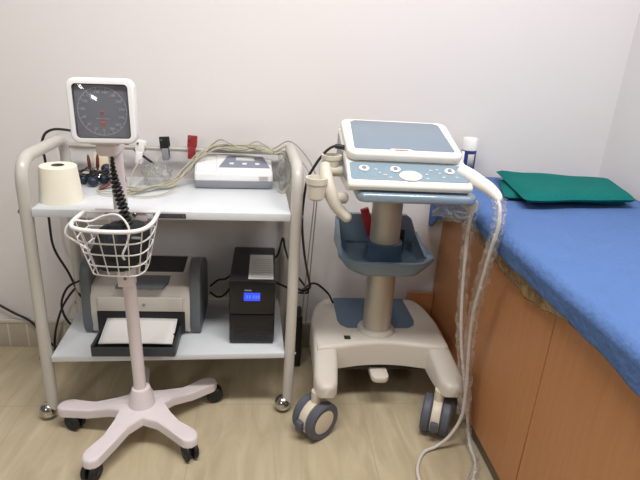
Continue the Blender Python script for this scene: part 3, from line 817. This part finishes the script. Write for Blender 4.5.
# left holder: bracket, two cups, hook
def loc_tube(pts, r): 
    b = NB(); sweep(b, catmull(pts, 8), r, 14); return b
b = loc_tube([(.178, 1.56, .925), (.179, 1.54, .905), (.184, 1.515, .875), (.196, 1.505, .848), (.215, 1.50, .812), (.246, 1.497, .782)], lambda t: .0165+.005*math.sin(PI*min(1, t*1.1)))
ball(b, (.246, 1.497, .782), .0155)
hb = build('probe_bracket', b, M['holder'], us)
for z0, y0 in ((.835, 1.50), (.900, 1.57)):
    b = NB(); cyl(b, (.185, y0, z0+.005), (.245, y0+.02, z0+.0), .017, seg=20, bev=.004); build('bracket_stub', b, M['holder'], us)
for x, y, z, r, h in ((.150, 1.50, .832, .0305, .068), (.200, 1.59, .905, .030, .045)):
    b = NB(); lathe(b, [(r*.55, 0), (r*.86, .008), (r*.92, h*.4), (r*.95, h*.7), (r*1.04, h*.74), (r*1.06, h), (r*.86, h), (r*.78, h*.6), (r*.6, h*.45), (0, h*.42)], at(x, y, z), 32); build('probe_cup', b, M['holder'], us)
b = NB(); box(b, (.615, 1.555, .915), (.03, .09, .03), .008); build('probe_rest', b, M['holder'], us)
b = NB(); box(b, (.63, 1.505, .83), (.03, .05, .04), .01); cyl(b, (.585, 1.52, .845), (.635, 1.505, .825), .014, seg=16); build('cable_hook', b, M['holder'], us)

# red and dark things in the bin
b = NB(); span(b, (-.015, -.010, 0), (.015, .010, .165), .003, m=at(.412, 1.805, .561) @ Matrix.Rotation(R(-19), 4, 'Y'))
rp = single('red_packet', b, M['red'], 'small red packet sticking up behind the aluminium column', 'packet')
b = NB(); prism(b, [(.0, 0), (.04, .0), (.03, .022), (.0, .03)],   .556, .650, .003, m=at(.470, 1.775, 0))
single('black_adapter', b, M['black'], 'dark small adapter lying in the blue bin right of the column', 'adapter')

# ------------------------------------------------------------------ ultrasound probe, cables, clear sleeve
pb = empty('ultrasound_probe', (.65, 1.50, .80), 'ivory ultrasound probe resting at the right of the console, cable looping to the floor', 'probe')
b = NB(); sweep(b, catmull([(.582, 1.515, .934), (.604, 1.487, .925), (.626, 1.46, .912), (.642, 1.43, .904), (.656, 1.40, .890), (.656, 1.385, .880)], 8), lambda t: .0135*(1-t)**.6+.0075+.006*math.sin(PI*t)*.5, 16)
build('handle', b, M['ivory'], pb)
RC = [(.656, 1.386, .882), (.654, 1.362, .860), (.653, 1.35, .812), (.648, 1.36, .732), (.648, 1.38, .621), (.650, 1.40, .519), (.661, 1.41, .389), (.672, 1.40, .240), (.668, 1.385, .14)]
LC = [(.628, 1.485, .815), (.630, 1.50, .76), (.640, 1.51, .66), (.652, 1.51, .52), (.664, 1.49, .38), (.682, 1.45, .24), (.700, 1.42, .13)]
b = NB(); cord(b, RC+[(.640, 1.385, .06), (.60, 1.385, .016), (.55, 1.365, .0075), (.512, 1.30, .0075), (.505, 1.235, .0075), (.53, 1.19, .0075)], .0056, 8, 10)
build('cable', b, M['cablewhite'], pb)
b = NB(); cord(b, LC+[(.712, 1.41, .06), (.716, 1.38, .016), (.712, 1.32, .0065), (.68, 1.25, .0065), (.64, 1.19, .0065)], .005, 8, 10)
build('connector_cable', b, M['cablewhite'], pb)
def sleeve(bm, pts, r, seed):
    P = catmull(pts, 14); t = NB(); rows = []; sg = 18
    for i, p in enumerate(P):
        tg = (P[min(i+1, len(P)-1)]-P[max(i-1, 0)]).normalized(); u = Vector((0, 1, 0)); u = (u-tg*u.dot(tg)).normalized(); v = tg.cross(u); row = []
        for k in range(sg):
            a = 2*PI*k/sg; d = Vector((math.cos(a), math.sin(a), i*.22)); w = 1+.6*noise.noise(d*1.6+Vector((seed, 0, 0)))+.2*noise.noise(d*4+Vector((0, seed, 0)))
            row.append(t.verts.new(p+(u*math.cos(a)+v*math.sin(a))*max(.0075, r*w)))
        rows.append(row)
    for A, B in zip(rows, rows[1:]):
        for k in range(sg): t.faces.new((A[k], A[(k+1) % sg], B[(k+1) % sg], B[k]))
    join(bm, t)
b = NB(); sleeve(b, RC, .017, 1.)
single('plastic_sleeve', b, M['sleeve'], 'clear crinkled sleeve around the probe cable, right of the pair', 'plastic sleeve', angle=25)
b = NB(); sleeve(b, LC, .016, 5.)
single('plastic_sleeve', b, M['sleeve'], 'clear crinkled sleeve hanging below the console corner, left of the pair', 'plastic sleeve', angle=25)
b = NB(); sleeve(b, [(.700, 1.415, .12), (.712, 1.41, .055), (.714, 1.37, .024), (.705, 1.30, .020), (.680, 1.25, .019), (.66, 1.22, .019)], .012, 9.)
single('plastic_sleeve', b, M['sleeve'], 'clear crinkled sleeve trailing on the floor by the right cart wheel', 'plastic sleeve', angle=25)
b = NB(); crumple(b, (.575, 1.50, .815), (.055, .035, .032), .5, 2.2, 4, 21)
single('plastic_bag', b, M['film'], 'clear crumpled bag dangling under the right corner of the console', 'bag', angle=25)

# ------------------------------------------------------------------ examination couch
CX = .738
cb = empty('examination_couch', (1.05, 1.1, 0), 'beech laminate examination couch with cupboard doors along the right wall', 'examination couch')
b = NB(); span(b, (CX+.018, .22, .05), (1.362, 2.025, .68)); build('carcass', b, M['gap'], cb)
b = NB(); span(b, (CX+.010, .24, 0), (1.355, 2.02, .05)); build('plinth', b, M['plinth'], cb)
for y0, y1 in ((1.123, 2.026), (.22, 1.119)):
    b = NB(); span(b, (CX, y0, .05), (CX+.019, y1, .682), .0012, 1); build('door', b, M['wood'], cb)
def ztop(y): return interp([(.2, .794), (1.15, .796), (2.1, .799)], y)
b = NB()
t = NB(); rows = []
for i in range(25):
    y = .22+1.80*i/24; zz = ztop(y)-.008
    rows.append([t.verts.new(p) for p in ((.722, y, .684), (.718, y, zz-.03), (.722, y, zz-.012), (.735, y, zz-.002), (1.34, y, zz), (1.36, y, zz-.02), (1.36, y, .684))])
for A, B in zip(rows, rows[1:]):
    for k in range(7): t.faces.new((A[k], A[(k+1) % 7], B[(k+1) % 7], B[k]))
t.faces.new(rows[0]); t.faces.new(rows[-1][::-1]); join(b, t)
build('mattress', b, M['mattress'], cb)
hem = [(.2, .70), (.735, .708), (.85, .714), (1.0, .722), (1.2, .720), (1.37, .722), (1.5, .736), (1.62, .746), (1.80, .70), (1.92, .65), (2.0, .59)]
b = NB(); NC = 60
def sheet(u, v):
    y = .205+1.818*u; zt_ = ztop(y); h = interp(hem, y)
    flat = 1.356-.70
    Lc = .03*PI/2; Ld = max(.02, zt_-.03-h); tot = flat+Lc+Ld
    # spend more columns on the hanging edge
    s = v*tot if False else (v/.6*flat if v < .6 else (flat+(v-.6)/.15*Lc if v < .75 else flat+Lc+(v-.75)/.25*Ld))
    nz = noise.noise(Vector((y*5, v*3, 2.)))*.004+noise.noise(Vector((y*14, v*9, 5.)))*.0018
    if s < flat: return Vector((1.356-s, y, zt_+.0+nz*min(1, (1-abs(v/.3-1))*3+.2)))
    if s < flat+Lc:
        a = (s-flat)/.03; return Vector((.70-.03*math.sin(a), y, zt_-.03+.03*math.cos(a)+nz*.6))
    d = (s-flat-Lc)/Ld
    fold = noise.noise(Vector((y*7, d*.8, 9.)))*.008*d+noise.noise(Vector((y*18, d*1.5, 3.)))*.003*d
    return Vector((.670+.012*d-abs(fold)*1.2, y, zt_-.03-d*Ld+noise.noise(Vector((y*11, 0, 7.)))*.006*d))
grid(b, sheet, 150, NC)
sh = single('bed_sheet', b, M['sheet'], 'blue cotton sheet spread over the couch and hanging over its edge', 'bed sheet', angle=60); solid(sh, .003)
gold = [(.96, .725), (1.025, .695), (1.12, .668), (1.25, .652), (1.41, .662), (1.56, .679), (1.68, .695), (1.76, .72)]
b = NB()
def strip(u, v):
    y = .96+.80*u; zb = interp(gold, y); zz = .75+(zb-.75)*v
    w = noise.noise(Vector((y*22, v*3, 4.)))*.006+noise.noise(Vector((y*9, v*2, 1.)))*.006
    return Vector((.706+w*v*.9+.008*v, y, zz+noise.noise(Vector((y*15, 0, 0)))*.006*v))
grid(b, strip, 120, 12)
gs = single('plastic_cover', b, M['gold'], 'tan translucent plastic cover showing below the blue sheet hem', 'plastic cover', angle=60); solid(gs, .0012)

# green folded drape
b = NB()
def towel(bm):
    zt_ = .802
    def slab(o, z0, z1, sd):
        t = NB(); n = 26
        A, Bc, C_, D = [Vector(p) for p in o]     # back-left, back-right, front-right, front-left
        top = [[None]*(n+1) for _ in range(n+1)]; bt = [[None]*(n+1) for _ in range(n+1)]
        for i in range(n+1):
            for j in range(n+1):
                u, v = i/n, j/n; p = A.lerp(Bc, u).lerp(D.lerp(C_, u), v)
                e = min(min(u, 1-u)*7, min(v, 1-v)*5, 1); e = math.sqrt(max(0, 1-(1-e)**2))
                p += Vector((noise.noise(Vector((v*3, sd, 0)))*.012*(1-abs(2*u-1))*0, noise.noise(Vector((u*3, sd, 1)))*.012, 0))
                w = noise.noise(Vector((p.x*9, p.y*9, sd)))*.004
                zm = (z0+z1)/2; zs = (z1-z0)/2
                top[i][j] = t.verts.new((p.x, p.y, zm+zs*e+w*e)); bt[i][j] = t.verts.new((p.x, p.y, zm-zs*e))
        for i in range(n):
            for j in range(n):
                t.faces.new((top[i][j], top[i+1][j], top[i+1][j+1], top[i][j+1])); t.faces.new((bt[i][j], bt[i][j+1], bt[i+1][j+1], bt[i+1][j]))
        bmesh.ops.remove_doubles(t, verts=t.verts[:], dist=.0002)
        join(bm, t)
    slab([(.895, 1.92, 0), (1.30, 1.87, 0), (1.235, 1.64, 0), (.815, 1.68, 0)], zt_-.004, zt_+.022, 2.)
    slab([(.905, 1.98, 0), (1.335, 1.90, 0), (1.255, 1.625, 0), (.835, 1.575, 0)], zt_+.012, zt_+.048, 6.)
towel(b)
single('folded_drape', b, M['towel'], 'green cotton drape folded flat on the blue sheet near the wall', 'drape', angle=60)

bt = empty('spray_bottle', (.772, 1.95, .80), 'navy and white bottle with white cap standing on the couch corner', 'bottle')
BM = at(.772, 1.95, .7995) @ Matrix.Rotation(R(-1), 4, 'Y') @ Matrix.Diagonal((1.15, 1.15, 1.12, 1))
b = NB(); lathe(b, [(.022, 0), (.0245, .003), (.0245, .105), (.022, .108)], BM, 32); build('body', b, M['navylabel'], bt)
b = NB(); lathe(b, [(.0225, .106), (.0255, .108), (.0255, .142), (.023, .147), (0, .148)], BM, 32); build('cap', b, M['white_cap'], bt)
b = NB()
def lab(u, v):
    a = R(-112+52*u); return BM @ Vector((.0249*math.cos(a), .0249*math.sin(a), .052+.044*v))
grid(b, lab, 10, 2); lo = build('label_patch', b, M['sticker'], bt); solid(lo, .0004, 1)
b = NB()
def lab2(u, v):
    a = R(-178+36*u); return BM @ Vector((.0249*math.cos(a), .0249*math.sin(a), .006+.098*v))
grid(b, lab2, 10, 2); lo = build('label_patch', b, M['white_cap'], bt); solid(lo, .0004, 1)

# low wooden ledge between couch and wall
st = NB(); span(st, (.622, 1.998, .0), (.736, 2.012, .288), .002)
stp = single('wooden_board', st, M['wood'], 'low beech board beside the couch behind the ultrasound cart', 'board')

# ------------------------------------------------------------------ loose cables and adapter
b = NB(); cord(b, [(-.40, 1.985, .80), (-.55, 1.99, .90), (-.66, 1.985, .908), (-.705, 1.985, .918), (-.755, 1.985, .918), (-.785, 1.98, .90), (-.795, 1.97, .86), (-.79, 1.97, .80), (-.80, 1.97, .70), (-.80, 1.965, .58), (-.795, 1.965, .47), (-.75, 1.96, .37), (-.715, 1.95, .285), (-.68, 1.93, .263), (-.64, 1.95, .262)], .0046, 8, 8)
single('black_cable', b, M['cable'], 'black cable looping over the left trolley handle and down the wall', 'cable')
b = NB(); cord(b, [(-.63, 1.93, .33), (-.68, 1.94, .345), (-.72, 1.95, .335), (-.76, 1.95, .305), (-.785, 1.945, .235), (-.765, 1.94, .165), (-.72, 1.935, .135), (-.69, 1.94, .15)], .0046, 8, 8)
single('black_cable', b, M['cable'], 'black cable loop drooping beside the left of the printer', 'cable')
b = NB(); cord(b, [(-.65, 1.935, .34), (-.70, 1.95, .33), (-.75, 1.965, .28), (-.80, 1.98, .20), (-.835, 1.985, .10), (-.85, 1.99, .02), (-.84, 1.97, .006)], .0046, 8, 8)
single('black_cable', b, M['cable'], 'black cable running from printer behind the left trolley leg', 'cable')
b = NB(); cord(b, [(-1.35, 2.017, .42), (-1.2, 2.014, .30), (-1.07, 2.012, .21), (-1.0, 2.008, .165), (-.94, 2.005, .13), (-.90, 1.995, .085), (-.86, 1.98, .04), (-.80, 1.97, .006)], .005, 8, 8)
single('black_cable', b, M['cable'], 'black power cable crossing the skirting at the far left', 'cable')
b = NB(); cord(b, [(-.20, 1.88, .36), (-.17, 1.885, .385), (-.14, 1.89, .39), (-.10, 1.97, .39)], .004, 8, 8)
single('black_cable', b, M['cable'], 'upper black cable between the printer and the backup battery', 'cable')
b = NB(); cord(b, [(-.20, 1.87, .34), (-.17, 1.86, .325), (-.14, 1.87, .335), (-.10, 1.97, .36)], .004, 8, 8)
single('black_cable', b, M['cable'], 'lower black cable between the printer and the backup battery', 'cable')
b = NB(); cord(b, [(.04, 1.97, .44), (.06, 1.96, .47), (.075, 1.95, .54), (.085, 1.95, .50), (.10, 1.93, .46), (.13, 1.90, .41), (.165, 1.88, .37), (.18, 1.88, .34), (.14, 1.89, .335), (.09, 1.92, .345), (.05, 1.97, .34)], .0042, 8, 8)
single('black_cable', b, M['cable'], 'black cable leaving the backup battery around the right trolley leg', 'cable')
b = NB(); cord(b, [(.237, 1.60, .972), (.21, 1.60, .975), (.182, 1.605, .955), (.150, 1.61, .905), (.130, 1.62, .850), (.123, 1.63, .73), (.138, 1.66, .60), (.165, 1.72, .47), (.175, 1.76, .42), (.15, 1.80, .385), (.12, 1.82, .40), (.15, 1.84, .37), (.20, 1.86, .39), (.26, 1.90, .33), (.29, 1.93, .27)], .0042, 8, 8)
cbk = single('black_cable', b, M['cable'], 'black cable hanging from the left side of the ultrasound lid', 'cable')
b = NB(); sweep(b, [(.238, 1.60, .972), (.21, 1.60, .975)], .0075, 10); build('plug', b, M['cable'], cbk)
b = NB(); span(b, (.118, 1.87, .0), (.165, 1.97, .235), .008)
ad = single('power_adapter', b, M['black'], 'black power unit standing on the floor behind the right trolley leg', 'adapter')

# ------------------------------------------------------------------ light
def area(name, loc, sx, sy, power, col, rot=(0, 0, 0)):
    l = bpy.data.lights.new(name, 'AREA'); l.shape = 'RECTANGLE'; l.size = sx; l.size_y = sy; l.energy = power; l.color = col
    o = bpy.data.objects.new(name, l); COL.objects.link(o); o.location = loc; o.rotation_euler = rot
area('ceiling_light', (.18, .72, CZ-.04), 2.0, .28, 46, (1, .97, .94))
area('wall_light', (-1.75, -1.5, 2.10), .40, .40, 11, (1, .98, .96), (R(68), 0, R(-30)))
w = bpy.data.worlds.new('world'); scene.world = w; w.use_nodes = True
w.node_tree.nodes['Background'].inputs[0].default_value = (1, .95, .9, 1); w.node_tree.nodes['Background'].inputs[1].default_value = .10

# ------------------------------------------------------------------ camera
th, roll, yaw, H = R(20.5), -R(3.77), R(6.5), 1.27
fw = Vector((math.sin(yaw)*math.cos(th), math.cos(yaw)*math.cos(th), -math.sin(th)))
r0 = Vector((math.cos(yaw), -math.sin(yaw), 0)); u0 = r0.cross(fw)
rv = r0*math.cos(-roll)+u0*math.sin(-roll); uv = u0*math.cos(-roll)-r0*math.sin(-roll)
cd = bpy.data.cameras.new('camera'); cd.sensor_width = 36; cd.lens = 36*530/640; cd.clip_start = .02
cam = bpy.data.objects.new('camera', cd); COL.objects.link(cam)
cam.matrix_world = Matrix(((rv.x, uv.x, -fw.x, 0), (rv.y, uv.y, -fw.y, 0), (rv.z, uv.z, -fw.z, H), (0, 0, 0, 1)))
scene.camera = cam
vs = scene.view_settings
vs.view_transform = 'Standard'; vs.look = 'None'; vs.gamma = 1; vs.exposure = .32
